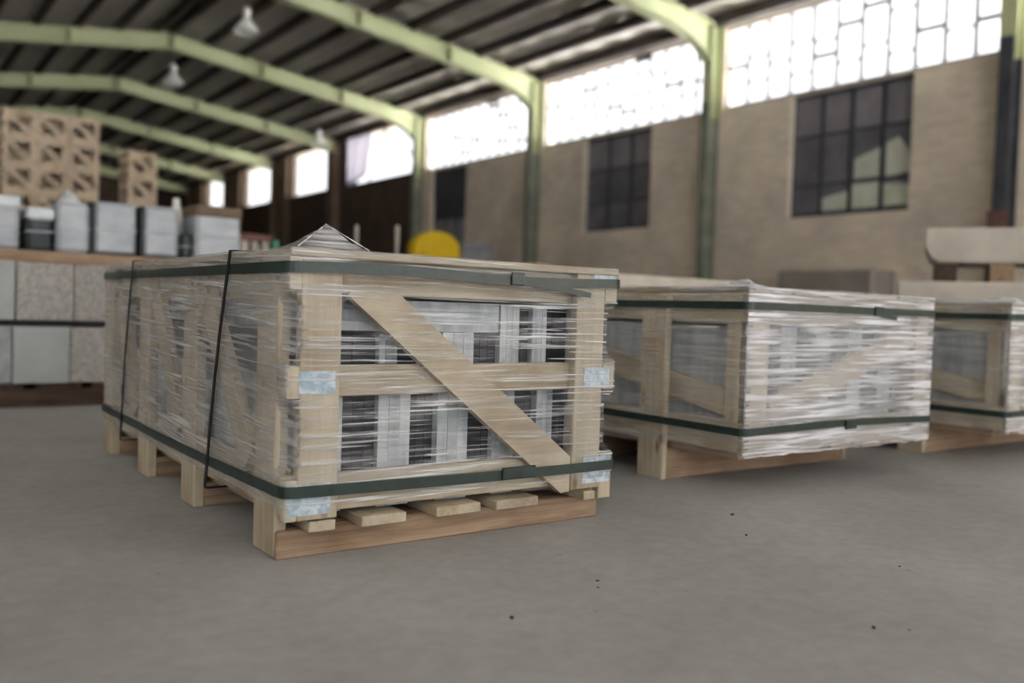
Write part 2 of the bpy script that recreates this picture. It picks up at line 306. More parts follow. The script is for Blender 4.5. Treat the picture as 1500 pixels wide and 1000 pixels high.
def empty(name, loc, label=None, cat=None, group=None, kind=None, rz=0.0):
    o = bpy.data.objects.new(name, None); COL.objects.link(o); o.location = loc; o.rotation_euler = (0, 0, rz); o.empty_display_size = 0.1
    return tag(o, label, cat, group, kind)
def tag(o, label=None, cat=None, group=None, kind=None):
    if label: o['label'] = label
    if cat: o['category'] = cat
    if group: o['group'] = group
    if kind: o['kind'] = kind
    return o
def copy_tree(o, parent=None):
    c = o.copy(); COL.objects.link(c); c.parent = parent
    for ch in list(o.children): copy_tree(ch, c)
    return c
ORD = ['first', 'second', 'third', 'fourth', 'fifth', 'sixth', 'seventh', 'eighth', 'ninth', 'tenth', 'eleventh', 'twelfth']

# ------------------------------------------------------------------ the hall
XW = 11.35                       # inner face of the right wall
Y0, SP = 9.23, 5.0               # first portal frame in view, frame spacing
YF, YB = -13.0, 41.5             # open front end, rear wall
RX, RZ, EZ, LX = 4.95, 6.27, 5.40, -1.35
XL = LX - (XW-LX)                # far side of the second nave
tag(poly('floor', [(-60, -60, 0), (70, -60, 0), (70, 90, 0), (-60, 90, 0)], [(0, 1, 2, 3)], 'floor'), 'grey dusty concrete floor of the hall', None, None, 'structure')

M['bounce_ground'] = mat_noise('pale_bounce_ground', srgb(214, 214, 212), srgb(226, 226, 224), (.5, .5, .5), rough=.9)  # unseen pale ground, added to bounce sunlight up onto the roof
tag(poly('floor', [(XW+.3, -55, .01), (65, -55, .01), (65, 19, .01), (XW+.3, 19, .01)], [(0, 1, 2, 3)], 'bounce_ground'), 'unseen pale ground added outside the long wall to bounce light', None, None, 'structure')
M['low_bounce'] = mat_noise('low_bounce_ground', srgb(84, 78, 66), srgb(112, 102, 86), (.8, .8, .8), rough=.95)  # unseen dark ground, added to keep the far roof dim
tag(poly('floor', [(XW+.3, 19, .01), (65, 19, .01), (65, 85, .01), (XW+.3, 85, .01)], [(0, 1, 2, 3)], 'low_bounce'), 'unseen dark ground added outside the far stretch of wall to cut the bounce', None, None, 'structure')
def wall_cells(name, y0, y1, z0, z1, holes, mat, x0=XW, th=0.25):
    ys = sorted({y0, y1, *[h[0] for h in holes], *[h[1] for h in holes]}); zs = sorted({z0, z1, *[h[2] for h in holes], *[h[3] for h in holes]})
    bs = []
    for a, b in zip(ys, ys[1:]):
        for c, d in zip(zs, zs[1:]):
            my, mz = (a+b)/2, (c+d)/2
            if any(h[0] < my < h[1] and h[2] < mz < h[3] for h in holes): continue
            bs.append(((x0, x0+th), (a, b), (c, d)))
    return tag(multi_box(name, bs, mat), kind='structure')
ZB, ZT = 4.0, 5.36
fr = [Y0+SP*i for i in range(-5, 7)]
W0 = (5.62, 7.68, 2.06, 3.97); W1 = (10.78, 12.70, 2.10, 3.97); W2 = (17.1, 18.75, 0.0, 3.97)
strip = [(fr[i]+0.16, fr[i+1]-0.16, ZB, ZT) for i in range(0, 7)]
wr = wall_cells('wall_right', YF, fr[7], 0, 5.75, [W0, W1, W2]+strip, 'brick')
wr['label'] = 'tan brick long wall under the window strip'
far_holes = [(fr[7]+0.2, fr[7]+4.45, ZB+.05, 5.5), (25.05, 28.1, ZB+.02, 5.6), (29.75, 32.8, ZB+.02, 5.6), (34.9, 37.4, ZB+.25, 5.65)]
wr2 = wall_cells('wall_right', fr[7], YB, 0, 5.75, far_holes, 'brown_wall'); wr2['label'] = 'dark brown far stretch of the long wall'
tag(multi_box('wall_back', [((XL, XW+.25), (YB, YB+.25), (0, 6.6))], 'brown_wall'), 'dark brown end wall of the hall', None, None, 'structure')
lh = [(fr[i]+0.2, fr[i+1]-0.2, 4.75, ZT) for i in range(0, 7)]
wl = wall_cells('wall_left', YF, YB, 0, 5.75, lh, 'plaster', x0=XL-.25); wl['label'] = 'plain long wall of the neighbouring nave'

# window strip: irregular bars and single panes
def strip_window(n, y0, y1, z0, z1, ncol, seed, label):
    rnd = random.Random(seed)
    root = empty('window_%d' % n, (XW+0.1, (y0+y1)/2, z0), label, None, None, 'structure')
    cy = (y0+y1)/2
    def L(y): return y-cy
    H = z1-z0; fw = 0.045
    bx('window_frame', root, (-.03, .03), (L(y0), L(y1)), (0, fw), 'bar', 0); bx('window_frame', root, (-.03, .03), (L(y0), L(y1)), (H-fw, H), 'bar', 0)
    dx = (y1-y0)/ncol
    for c in range(ncol+1):
        y = L(y0)+c*dx; bx('mullion', root, (-.02, .02), (max(L(y0), y-.026), min(L(y1), y+.026)), (fw, H-fw), 'bar', 0)
    for c in range(ncol):
        a, b = L(y0)+c*dx+.026, L(y0)+(c+1)*dx-.026
        cuts = [0.28, 0.62] if c % 2 else [0.45, 0.8]
        if rnd.random() < 0.35: cuts = [cuts[0], ]
        cuts = [min(.9, max(.12, q+rnd.uniform(-.08, .08))) for q in cuts]
        if rnd.random() < 0.3: cuts.append(min(.94, cuts[-1]+.17))
        lv = [fw]+[q*H for q in cuts]+[H-fw]
        for q in lv[1:-1]:
            t = .02 if rnd.random() < .7 else .035
            bx('glazing_bar', root, (-.015, .015), (a, b), (q-t, q+t), 'bar', 0)
        for p, q in zip(lv, lv[1:]):
            bx('pane', root, (-.003, .003), (a, b), (p+.008, q-.008), 'glass', 0)
    return root
names = {4: 'window strip with irregular bars right of the nearest green column', 5: 'window strip with irregular bars between the two nearest green columns', 6: 'smaller window strip with irregular bars before the dark doorway'}
for i in range(4, 7):
    strip_window(i-3, strip[i][0], strip[i][1], ZB, ZT, 11 if i == 4 else 12, 11+i, names[i])
# dark lower windows, the dark view painted into opaque panes
def grid_window(n, h, cols, rows, label, pale=()):
    y0, y1, z0, z1 = h; root = empty('window_%d' % n, (XW+.14, (y0+y1)/2, z0), label, None, None, 'structure'); cy = (y0+y1)/2
    W, H = y1-y0, z1-z0
    bx('window_frame', root, (-.03, .03), (-W/2, W/2), (0, .06), 'steel_dark', 0); bx('window_frame', root, (-.03, .03), (-W/2, W/2), (H-.05, H), 'steel_dark', 0)
    for c in range(cols+1):
        y = -W/2+W*c/cols; bx('mullion', root, (-.025, .025), (max(-W/2, y-.028), min(W/2, y+.028)), (.06, H-.05), 'steel_dark', 0)
    for c in range(cols):
        a, b = -W/2+W*c/cols+.028, -W/2+W*(c+1)/cols-.028
        lv = [.06]+[H*r for r in rows]+[H-.05]
        for q in lv[1:-1]: bx('glazing_bar', root, (-.02, .02), (a, b), (q-.02, q+.02), 'steel_dark', 0)
        for k, (p, q) in enumerate(zip(lv, lv[1:])):
            m = 'glass_frost' if k == len(lv)-2 else 'glass_dark'
            bx('pane', root, (-.002, .004), (a, b), (p, q), m, 0)
    for pts in pale:   # pale sheets paint in the bright outdoor view between the bars
        n_ = len(pts); v = [(-.012, y*W-W/2, z*H) for y, z in pts]+[(-.004, y*W-W/2, z*H) for y, z in pts]
        f = [tuple(range(n_)), tuple(reversed(range(n_, 2*n_)))]+[(k, (k+1) % n_, (k+1) % n_+n_, k+n_) for k in range(n_)]
        poly('pane', v, f, 'bright_view', root)
    return root
grid_window(4, W0, 4, [.26, .66], 'dark window with the bright outside view painted on pale sheets, in the brick wall',
    pale=[[(.02, .30), (.23, .30), (.23, .36), (.17, .54), (.02, .62)][::1] and [(.03, .29), (.22, .27), (.22, .52), (.13, .56), (.05, .45)], [(.27, .28), (.47, .28), (.47, .43), (.27, .50)],
          [(.02, .05), (.23, .05), (.23, .22), (.02, .2)], [(.27, .05), (.48, .05), (.48, .24), (.27, .24)], [(.52, .05), (.73, .05), (.73, .15), (.52, .19)]])
grid_window(5, W1, 3, [.3, .65], 'tall dark window without pale view sheets in the brick wall')
# dark opening behind the yellow machine: steel door leaves
dr = empty('door_1', (XW+.14, (W2[0]+W2[1])/2, 0), 'dark steel doorway in the brick wall behind the yellow machine', None, None, 'structure')
wd = W2[1]-W2[0]
bx('door_leaf', dr, (-.03, .03), (-wd/2, -.01), (0, 3.2), 'steel_dark'); bx('door_leaf', dr, (-.03, .03), (.01, wd/2), (0, 3.2), 'steel_dark')
bx('door_transom', dr, (-.05, .05), (-wd/2, wd/2), (3.2, 3.97), 'steel_dark')
for k in range(3): bx('door_panel', dr, (-.05, -.03), (-wd/2+.1+k*.5, -wd/2+.5+k*.5), (1.2, 2.7), 'machine_grey')
# far windows: frames and panes
for n, h in enumerate(far_holes[1:]):
    root = empty('window_%d' % (6+n), (XW+.1, (h[0]+h[1])/2, h[2]), '%s plain bright window beyond the cloth covered bay' % ['nearest', 'middle', 'farthest'][n], None, None, 'structure')
    W, H = h[1]-h[0], h[3]-h[2]
    for a, b in ((-W/2, -W/2+.07), (W/2-.07, W/2)): bx('window_frame', root, (-.04, .04), (a, b), (0, H), 'pier', 0)
    for a, b in ((0, .07), (H-.07, H)): bx('window_frame', root, (-.04, .04), (-W/2+.07, W/2-.07), (a, b), 'pier', 0)
    bx('pane', root, (-.003, .003), (-W/2+.07, W/2-.07), (.07, H-.07), 'glass', 0)
# brown piers between the far windows
for k, (a, b) in enumerate([(24.35, 25.05), (28.1, 29.75), (32.8, 34.9), (37.4, 39.6)]):
    tag(bx('trim_%d' % (k+1), None, (XW-.12, XW), (a+.1, b-.1), (0, 5.6), 'pier', 0.01), 'brown pier on the far wall between windows', None, None, 'structure')
# half open bay with a hanging cloth and braces
h = far_holes[0]
cl = []; fc = []
nu, nv = 14, 10
for i in range(nu+1):
    for j in range(nv+1):
        s, t = i/nu, j/nv
        y = h[1]-.02-s*1.75; drop = 1.42*(1-.35*s+.3*math.sin(s*3.0)*.4); z = h[3]-.10-t*drop*(1 if s < .75 else 1-(s-.75)*2.2)
        cl.append((XW-.09+.05*math.sin(s*16+t*2), y, z))
for i in range(nu):
    for j in range(nv): a = i*(nv+1)+j; fc.append((a, a+1, a+nv+2, a+nv+1))
o = poly('cloth', cl, fc, 'cloth_white', None, smooth=True); tag(o, 'white cloth hanging in the half open bay of the far wall', 'cloth')
sm = o.modifiers.new('thickness', 'SOLIDIFY'); sm.thickness = 0.006
br = empty('wall_brace', (XW+.05, (h[0]+h[1])/2, h[2]), 'thin crossed brace bars in the open bay beside the cloth', 'brace')
W = h[1]-h[0]; H = h[3]-h[2]
board('brace_bar', br, (0, -W/2, .25), (0, .1, H), .05, .03, (1, 0, 0), 'pier', 0); board('brace_bar', br, (0, W/2-1.3, .0), (0, -.2, H), .05, .03, (1, 0, 0), 'pier', 0)

# portal frames
def rz(x):    # top of rafter
    if x >= LX: return RZ-(RZ-EZ)*abs(x-RX)/(XW-.05-RX)
    return RZ-(RZ-EZ)*abs(x-(2*LX-RX))/(XW-.05-RX)
def frame(y, label, dark=False, far=False):
    root = empty('portal_frame', (0, y, 0), label, 'frame', 'green steel portal frames')
    D = .32
    def bottom(x):       # haunch deepens towards the columns
        d = XW-.25-x
        t = max(0, 1-d/1.0); e = x-(LX+.15); t2 = max(0, 1-e/1.0)
        return rz(x)-D-(0 if far else .30)*max(t, t2)**2.4
    xs_r = [RX+(XW-.25-RX)*k/24 for k in range(25)]; xs_l = [RX-(RX-LX-.15)*k/24 for k in range(25)]
    for xs in (xs_r, xs_l):
        web = [(x, rz(x)) for x in xs]+[(x, bottom(x)) for x in reversed(xs)]
        r = prism_xz('rafter', web, -.02, .02, 'green', root)
        prism_xz('top_flange', [(x, rz(x)) for x in xs]+[(x, rz(x)-.025) for x in reversed(xs)], -.11, .11, 'green', r)
        prism_xz('bottom_flange', [(x, bottom(x)) for x in xs]+[(x, bottom(x)-.025) for x in reversed(xs)], -.11, .11, 'green', r)
        sgn = 1 if xs is xs_r else -1
        for q in (0.02, 2.05, 4.05):
            x = RX+sgn*q; bx('stiffener', root, (x-.03, x+.03), (-.1, .1), (bottom(x), rz(x)-.02), 'seam', 0)
    def col(x0, x1, xi, s):
        c = multi_box('column', [((x0, x0+.03), (-.11, .11), (ZB-.15, EZ-.0)), ((x1-.03, x1), (-.11, .11), (ZB-.15, EZ)), ((x0+.03, x1-.03), (-.012, .012), (ZB-.15, EZ))], 'pier' if far else 'green', root)
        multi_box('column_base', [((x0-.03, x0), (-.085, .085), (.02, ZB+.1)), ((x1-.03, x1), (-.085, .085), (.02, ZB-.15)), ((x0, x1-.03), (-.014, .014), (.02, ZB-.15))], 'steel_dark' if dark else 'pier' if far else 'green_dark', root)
        bx('base_plate', root, (x0-.08, x1), (-.2, .2), (0, .02), 'steel_dark', 0)
    col(XW-.25, XW-.01, XW, 1)
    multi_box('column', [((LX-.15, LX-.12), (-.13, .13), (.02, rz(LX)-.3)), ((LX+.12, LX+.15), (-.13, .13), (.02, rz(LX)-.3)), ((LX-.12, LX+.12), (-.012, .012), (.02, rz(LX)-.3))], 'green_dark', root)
    return root
flabels = ['green portal frame standing behind the viewpoint', 'second green portal frame behind the viewpoint', 'third green portal frame behind the viewpoint', 'dark footed portal frame at the right edge of the view', 'nearest green portal frame, its column between the two largest window strips',
           'green portal frame whose column stands left of the tall dark window', 'green portal frame whose column stands beside the dark doorway', 'green portal frame beyond the cloth covered bay', 'green portal frame one bay beyond the first plain window', 'green portal frame two bays beyond the first plain window', 'dim green portal frame near the end of the hall', 'farthest green portal frame before the end wall']
for i in range(2, 12): frame(fr[i], flabels[i-1], i == 4, i >= 8)
# second nave columns stay out of view; roof
def roof_side(xa, xb, name):
    n = 120; v, f = [], []
    for i in range(n*2+1):
        y = YF+(YB-YF)*i/(n*2); dz = .02 if (i % 4) in (0, 1) else -.02
        v += [(xa, y, rz(xa)+.20+dz), (xb, y, rz(xb)+.20+dz)]
    for i in range(n*2): f.append((2*i, 2*i+1, 2*i+3, 2*i+2))
    o = poly(name, v, f, 'sheet'); s = o.modifiers.new('thickness', 'SOLIDIFY'); s.thickness = .01
    return o
ce = empty('ceiling', (0, 0, 0), 'pitched sheet metal roof on dark purlins', None, None, 'structure')
for a, b in ((RX, XW+.5), (LX, RX), (2*LX-RX, LX), (XL-.4, 2*LX-RX)):
    o = roof_side(a, b, 'roof_sheet'); o.parent = ce
def purlin(x):
    z = rz(x); bx('purlin', ce, (x-.045, x+.045), (YF, YB), (z-.02, z+.175), 'purlin', 0)
k = 0
x = XW-.12
while x > RX: purlin(x); x -= .78
x = RX-.3
while x > LX+.2: purlin(x); x -= .78
# red painted foot on the column at the right edge
tag(bx('trim_5', None, (XW-.32, XW-.285), (fr[4]-.12, fr[4]+.12), (1.62, 1.92), 'rust', 0), 'rust red band on the dark column foot', None, None, 'structure')

# pendant lamps under the ridge
def lamp(loc, label, drop, s=1.0):
    root = empty('pendant_lamp', loc, label, 'lamp', 'white pendant lamps')
    lathe('lamp_shade', [(.27*s, 0), (.275*s, .03*s), (.25*s, .10*s), (.17*s, .2*s), (.11*s, .28*s), (.09*s, .30*s), (.09*s, .295*s), (.16*s, .19*s), (.24*s, .09*s), (.255*s, .01*s), (.27*s, 0)], 'lamp', root)
    lathe('lamp_neck', [(.001, .56*s), (.06*s, .56*s), (.085*s, .5*s), (.09*s, .3*s), (.001, .295*s)], 'lamp', root)
    lathe('bulb', [(.001, .02*s), (.06*s, .05*s), (.075*s, .12*s), (.05*s, .22*s), (.03*s, .29*s)], 'lamp', root)
    lathe('cord', [(.008, .56*s), (.008, drop)], 'steel_dark', root, seg=8)
    return root
lamp((RX, fr[6]+.2, 5.2), 'larger white pendant lamp under the ridge', 1.2, .8)
lamp((RX, fr[7]-.25, 5.12), 'white pendant lamp farther down the ridge', 1.2, .8)
lamp((9.75, 22.2, 4.9), 'small white lamp hanging before the cloth', 1.1, .7)

# ------------------------------------------------------------------ film shells and straps
def rrect(x0, x1, y0, y1, step, rad=.012):
    pts = []
    def seg(a, b):
        n = max(1, int((Vector(b)-Vector(a)).length/step))
        for i in range(n): t = i/n; pts.append((a[0]+(b[0]-a[0])*t, a[1]+(b[1]-a[1])*t))
    def arc(cx, cy, a0):
        for i in range(4): a = a0+math.pi/2*i/4; pts.append((cx+rad*math.cos(a), cy+rad*math.sin(a)))
    seg((x0+rad, y0), (x1-rad, y0)); arc(x1-rad, y0+rad, -math.pi/2); seg((x1, y0+rad), (x1, y1-rad)); arc(x1-rad, y1-rad, 0)
    seg((x1-rad, y1), (x0+rad, y1)); arc(x0+rad, y1-rad, math.pi/2); seg((x0, y1-rad), (x0, y0+rad)); arc(x0+rad, y0+rad, math.pi)
    return pts
def film(parent, x0, x1, y0, y1, z0, z1, mat, pull=None, seed=1, step=.03, nz=36, ragged=.0, top=True, side=None):
    rnd = random.Random(seed); P = rrect(x0, x1, y0, y1, step); n = len(P); v, f = [], []
    for j in range(nz+1):
        z = z0+(z1-z0)*j/nz
        for i, (x, y) in enumerate(P):
            dx = dy = 0
            if pull: dx, dy = pull(x, y, z)
            zz = z
            if j == 0 and ragged: zz += rnd.uniform(-ragged, ragged)
            v.append((x+dx+rnd.uniform(-.0006, .0006), y+dy+rnd.uniform(-.0006, .0006), zz))
    for j in range(nz):
        for i in range(n): k = (i+1) % n; f.append((j*n+i, j*n+k, (j+1)*n+k, (j+1)*n+i))
    o = poly('stretch_film', v, f, mat, parent, smooth=True); o['label'] = 'clear stretch film with horizontal creases'
    if side:      # fewer turns of film on the long sides than across the ends
        o.data.materials.append(M[side])
        for p in o.data.polygons:
            if abs(p.normal.x) > .75: p.material_index = 1
    if top:
        b = len(v); g = []; nx, ny = 10, 16
        for i in range(nx+1):
            for j in range(ny+1):
                e = i in (0, nx) or j in (0, ny)
                g.append((x0+.004+(x1-x0-.008)*i/nx, y0+.004+(y1-y0-.008)*j/ny, z1+(0 if e else .004+rnd.uniform(0, .006))))
        q = [(i*(ny+1)+j, (i+1)*(ny+1)+j, (i+1)*(ny+1)+j+1, i*(ny+1)+j+1) for i in range(nx) for j in range(ny)]
        t = poly('film_top', g, q, mat, parent, smooth=True)
    return o
def hoop(parent, path, width, mat, name, closed=True, th=.0016, axis='Z'):
    """flat band swept along a path of points; the band's width lies along axis"""
    v, f = [], []; n = len(path); ax = Vector({'X': (1, 0, 0), 'Y': (0, 1, 0), 'Z': (0, 0, 1)}[axis])
    for i, p in enumerate(path):
        p = Vector(p); a = Vector(path[(i-1) % n if closed else max(0, i-1)]); b = Vector(path[(i+1) % n if closed else min(n-1, i+1)])
        t = (b-a).normalized(); out = t.cross(ax).normalized(); wv = out.cross(t).normalized()
        for s, q in ((-1, 0), (1, 0), (1, 1), (-1, 1)): v.append(p+wv*s*width/2+out*q*th)
    for i in range(n if closed else n-1):
        k = (i+1) % n
        for e in range(4): g = (e+1) % 4; f.append((i*4+e, i*4+g, k*4+g, k*4+e))
    if not closed: f += [(0, 1, 2, 3), (4*n-1, 4*n-2, 4*n-3, 4*n-4)]
    o = poly(name, v, f, mat, parent)
    return o

# ------------------------------------------------------------------ the wrapped crate in front
c1 = empty('wooden_crate', (0, 0, 0), 'film wrapped wooden crate with diagonal brace and green straps, largest and nearest', 'crate', 'film wrapped stone crates')
CW, CL = .765, 1.392
legs = [(0, .108), (.484, .584), (.885, .985), (1.29, CL)]
for (a, b) in legs:
    bx('leg', c1, (0, .024), (a, b), (.0, .55), 'pine', .003); bx('leg', c1, (CW-.024, CW), (a, b), (.0, .55), 'pine', .003)
    m = (a+b)/2
    bx('skid', c1, (.0245, CW-.0245), (max(a, 0), a+.085), (0, .052), 'pine_brown', .003)
for (a, b, e) in [(.02, .10, -.046), (.15, .245, -.052), (.315, .42, -.048), (.455, .565, -.052), (.685, .7615, -.06)]:
    bx('deck_board', c1, (max(a, .0475), min(b, CW-.0475)) , (e, CL-.01), (.0522, .072), 'pine', .002)
for x0, x1 in ((.0242, .046), (CW-.046, CW-.0242)):
    bx('side_rail', c1, (x0, x1), (0.001, CL), (.0725, .155), 'pine', .002); bx('side_rail', c1, (x0, x1), (0.001, CL), (.47, .549), 'pine', .002)
for (p, q) in zip(legs, legs[1:]):
    ya, yb = p[1]+.012, q[0]-.012
    for xx in (.012, CW-.012):
        board('side_brace', c1, (xx, ya+.035, .155), (xx, yb-.035, .47), .075, .02, (1, 0, 0), 'pine')
# front and rear panels
bx('skid', c1, (.0, CW), (-.013, -.0005), (0, .052), 'pine_brown', .003)
for z0, z1 in ((.49, .549), (.296, .354), (.08, .152)):
    bx('panel_rail', c1, (.0465, CW-.0465), (CL-.026, CL-.002), (z0, z1), 'pine', .002)
for x0, x1 in ((.05, .13), (.63, .71)):
    bx('panel_stile', c1, (x0, x1), (CL-.05, CL-.0265), (.076, .549), 'pine', .002)
for yy, s in ((0, -1), ):
    def yr(a, b): return (yy+s*b, yy+s*a)
    for z0, z1 in ((.485, .549), (.296, .354), (.084, .152)):
        bx('panel_rail', c1, (.0, CW+.0), yr(.001, .026), (z0, z1), 'pine', .002)
    for x0, x1 in ((.022, .1), (.655, .735)):
        bx('panel_stile', c1, (x0, x1), yr(.0265, .05), (.076, .549), 'pine', .002)
    bx('corner_block', c1, (-.002, .0218), yr(.0265, .05), (.076, .15), 'pine', .002); bx('corner_block', c1, (.7355, CW+.006), yr(.0265, .05), (.05, .15), 'pine', .002)
    bx('corner_block', c1, (-.002, .0218), yr(.0265, .05), (.49, .549), 'pine', .002); bx('corner_block', c1, (.7355, CW+.006), yr(.0265, .05), (.49, .549), 'pine', .002)
    bx('corner_block', c1, (-.002, .0218), yr(.0265, .05), (.296, .354), 'pine', .002); bx('corner_block', c1, (.7355, CW+.006), yr(.0265, .05), (.296, .354), 'pine', .002)
# front diagonal, clipped square to its panel
prism_xz('diagonal_brace', [(.112, .484), (.118, .49), (.218, .49), (.652, .150), (.652, .074), (.628, .072)], -.048, -.0275, 'pine', c1)
xx = .004
for k in range(5):
    bx('lid_board', c1, (xx, xx+.138), (-.028, CL-.002), (.5495, .563), 'pine', .002); xx += .155
bx('lid_batten', c1, (-.002, CW+.006), (-.054, -.0285), (.5495, .5645), 'pine', .002)
# paper labels on the ends of the panel rails
for (x0, x1, z0, z1) in [(.002, .085, .086, .142), (.685, .765, .088, .146), (.02, .09, .305, .345), (.68, .755, .302, .345), (.70, .765, .52, .56)]:
    o = bx('paper_label', c1, (x0, x1), (-.0512, -.0502), (z0, z1), 'paper', 0); o['label'] = 'blue white paper label'
def pull1(x, y, z):
    """film dips inwards at the corners between the rail ends"""
    w_ = 0
    for lo, hi in ((.15, .297), (.354, .49)):
        if lo < z < hi:
            t = min((z-lo), (hi-z))/.028; w_ = min(1, t); w_ = w_*w_*(3-2*w_)
    dx = dy = 0
    if y < .0 or y > CL:
        if x < .03: dx = (.022)*w_*(1 if x < .005 else .5)
        if x > CW-.03: dx = -.03*w_*(1 if x > CW-.005 else .6)
    return dx, dy
film(c1, -.005, CW+.010, -.0555, CL+.004, .10, .566, 'film', pull1, 3, side='film_side')
# raised corner of film on the lid
ap = Vector((.082, -.01, .613)); bs = [(.015, -.05, .566), (.06, -.052, .567), (.11, -.052, .567), (.15, -.045, .567), (.16, .03, .568), (.14, .09, .568), (.08, .09, .568), (.02, .06, .568)]
v = []; f = []; n = len(bs); rnd = random.Random(5)
for t in (0, .35, .65, .88):
    for b_ in bs:
        p = Vector(b_).lerp(ap, t); sag = -.004*math.sin(t*math.pi); v.append((p.x+rnd.uniform(-.004, .004)*(t > 0), p.y, p.z+sag*(t > 0)))
for j in range(3):
    for i in range(n): f.append((j*n+i, j*n+(i+1) % n, (j+1)*n+(i+1) % n, (j+1)*n+i))
v.append(tuple(ap)); 
for i in range(n): f.append((3*n+i, 3*n+(i+1) % n, 4*n))
pk = poly('film_peak', v, f, 'film_side', c1, smooth=True)
for e in ((.012, -.05, .567), (.155, -.045, .567)):
    hoop(pk, [Vector(e).lerp(ap, t/5) for t in range(6)], .0016, 'film_thick', 'film_fold', closed=False, th=.0012)
# green straps
def zstrap(parent, x0, x1, y0, y1, zf, mat='strap', wd=.02, name='strap'):
    P = rrect(x0, x1, y0, y1, .05, .02)
    return hoop(parent, [(x, y, zf(x, y)) for x, y in P], wd, mat, name)
su = zstrap(c1, -.0085, CW+.0135, -.0595, CL+.008, lambda x, y: .530+.004*math.sin(x*9)); su['label'] = 'upper dark green strap'
sl = zstrap(c1, -.0085, CW+.0135, -.0595, CL+.008, lambda x, y: .130-.004*math.sin((x+y)*3), wd=.021); sl['label'] = 'lower dark green strap'
bx('strap_clasp', su, (.468, .50), (-.066, -.0612), (.518, .543), 'strap', .001)
hoop(su, [(.49, -.0625, .524), (.55, -.064, .519), (.62, -.067, .511), (.675, -.071, .503)], .012, 'strap', 'strap_tail', closed=False)
bx('strap_clasp', sl, (.46, .545), (-.066, -.0612), (.118, .142), 'strap', .001)
# black vertical straps around the body
def vstrap(parent, yt, yb, x0, x1, z0, z1, name):
    p = []
    def yz(z): return yb+(yt-yb)*(z-z0)/(z1-z0)
    for i in range(14): z = z0+(z1-z0)*i/13; p.append((x0-.006, yz(z)+.012*math.sin(i/13*math.pi), z))
    for i in range(8): p.append((x0-.002+(x1-x0+.004)*i/7, yt, z1+.0008))
    for i in range(14): z = z1-(z1-z0)*i/13; p.append((x1+.008, yz(z), z))
    for i in range(8): p.append((x1-(x1-x0)*i/7, yb, z0-.0005))
    return hoop(parent, p, .013, 'cord', name, axis='Y', th=.002)
vstrap(c1, .235, .365, -.005, CW+.01, .068, .566, 'vertical_strap')['label'] = 'thin black vertical strap'
vstrap(c1, 1.02, 1.13, -.005, CW+.01, .068, .566, 'vertical_strap')['label'] = 'thin black vertical strap'

# stone tile packs inside a crate
def pack(parent_loc, xr, yr, zr, n, mat, label, group):
    root = empty('stone_tile_pack', (parent_loc[0]+(xr[0]+xr[1])/2, parent_loc[1]+yr[0], parent_loc[2]+zr[0]), label, 'stone tiles', group)
    W = xr[1]-xr[0]; t = W/n; rnd = random.Random(int(xr[0]*1000)+n)
    for k in range(n):
        bx('slab', root, (-W/2+k*t+.0003, -W/2+(k+1)*t-.0003), (rnd.uniform(0, .0015), yr[1]-yr[0]), (0, zr[1]-zr[0]-rnd.uniform(0, .002)), mat, 0)
    return root
NB = 'tile packs in the nearest crate'
light = [(.06, .135), (.2115, .283), (.347, .421), (.483, .54), (.60, .645), (.692, .716)]
for k, (a, b) in enumerate(light):
    pack((0, 0, 0), (a, b), (.012, 1.3), (.0725, .318), 3, 'slab', '%s pale stone tile pack from the left, lower tier in the nearest crate' % ORD[k], NB)
for k, (a, b) in enumerate([(.138, .209), (.286, .344), (.424, .480), (.543, .597), (.648, .689)]):  # dark blocks fill the gaps with painted shade
    pack((0, 0, 0), (a, b), (.022+.006*(k % 2), 1.28), (.0725, .310), 3, 'gap_shade', '%s dark block painting a shaded gap from the left, set back in the nearest crate' % ORD[k], NB)
upper = [(.21, .25, .4165, 'slab'), (.355, .43, .4165, 'slab'), (.497, .547, .478, 'slab'), (.583, .622, .478, 'slab'), (.69, .716, .478, 'slab')]
for k, (a, b, z1, m) in enumerate(upper):
    pack((0, 0, 0), (a, b), (.012, 1.3), (.3225, z1), 3, m, '%s pale stone tile pack from the left, upper tier in the nearest crate' % ORD[k], NB)
for k, (a, b, z1) in enumerate([(.06, .207, .41), (.253, .352, .41), (.433, .493, .41), (.55, .58, .47), (.625, .687, .47)]):
    pack((0, 0, 0), (a, b), (.024, 1.28), (.3225, z1), 3, 'gap_shade', '%s dark block painting a shaded gap from the left, upper tier in the nearest crate' % ORD[k], NB)
fl = empty('stone_tile_pack', (.27, .015, .417), 'flat lying stone tiles on top of the upper tier in the nearest crate', 'stone tiles', NB)
for k in range(3): bx('slab', fl, (-.21, .224), (0, 1.2), (.0205*k, .0205*k+.02), 'slab', 0)
bx('divider_board', c1, (.05, .715), (.03, 1.3), (.3185, .322), 'pine_brown', 0)

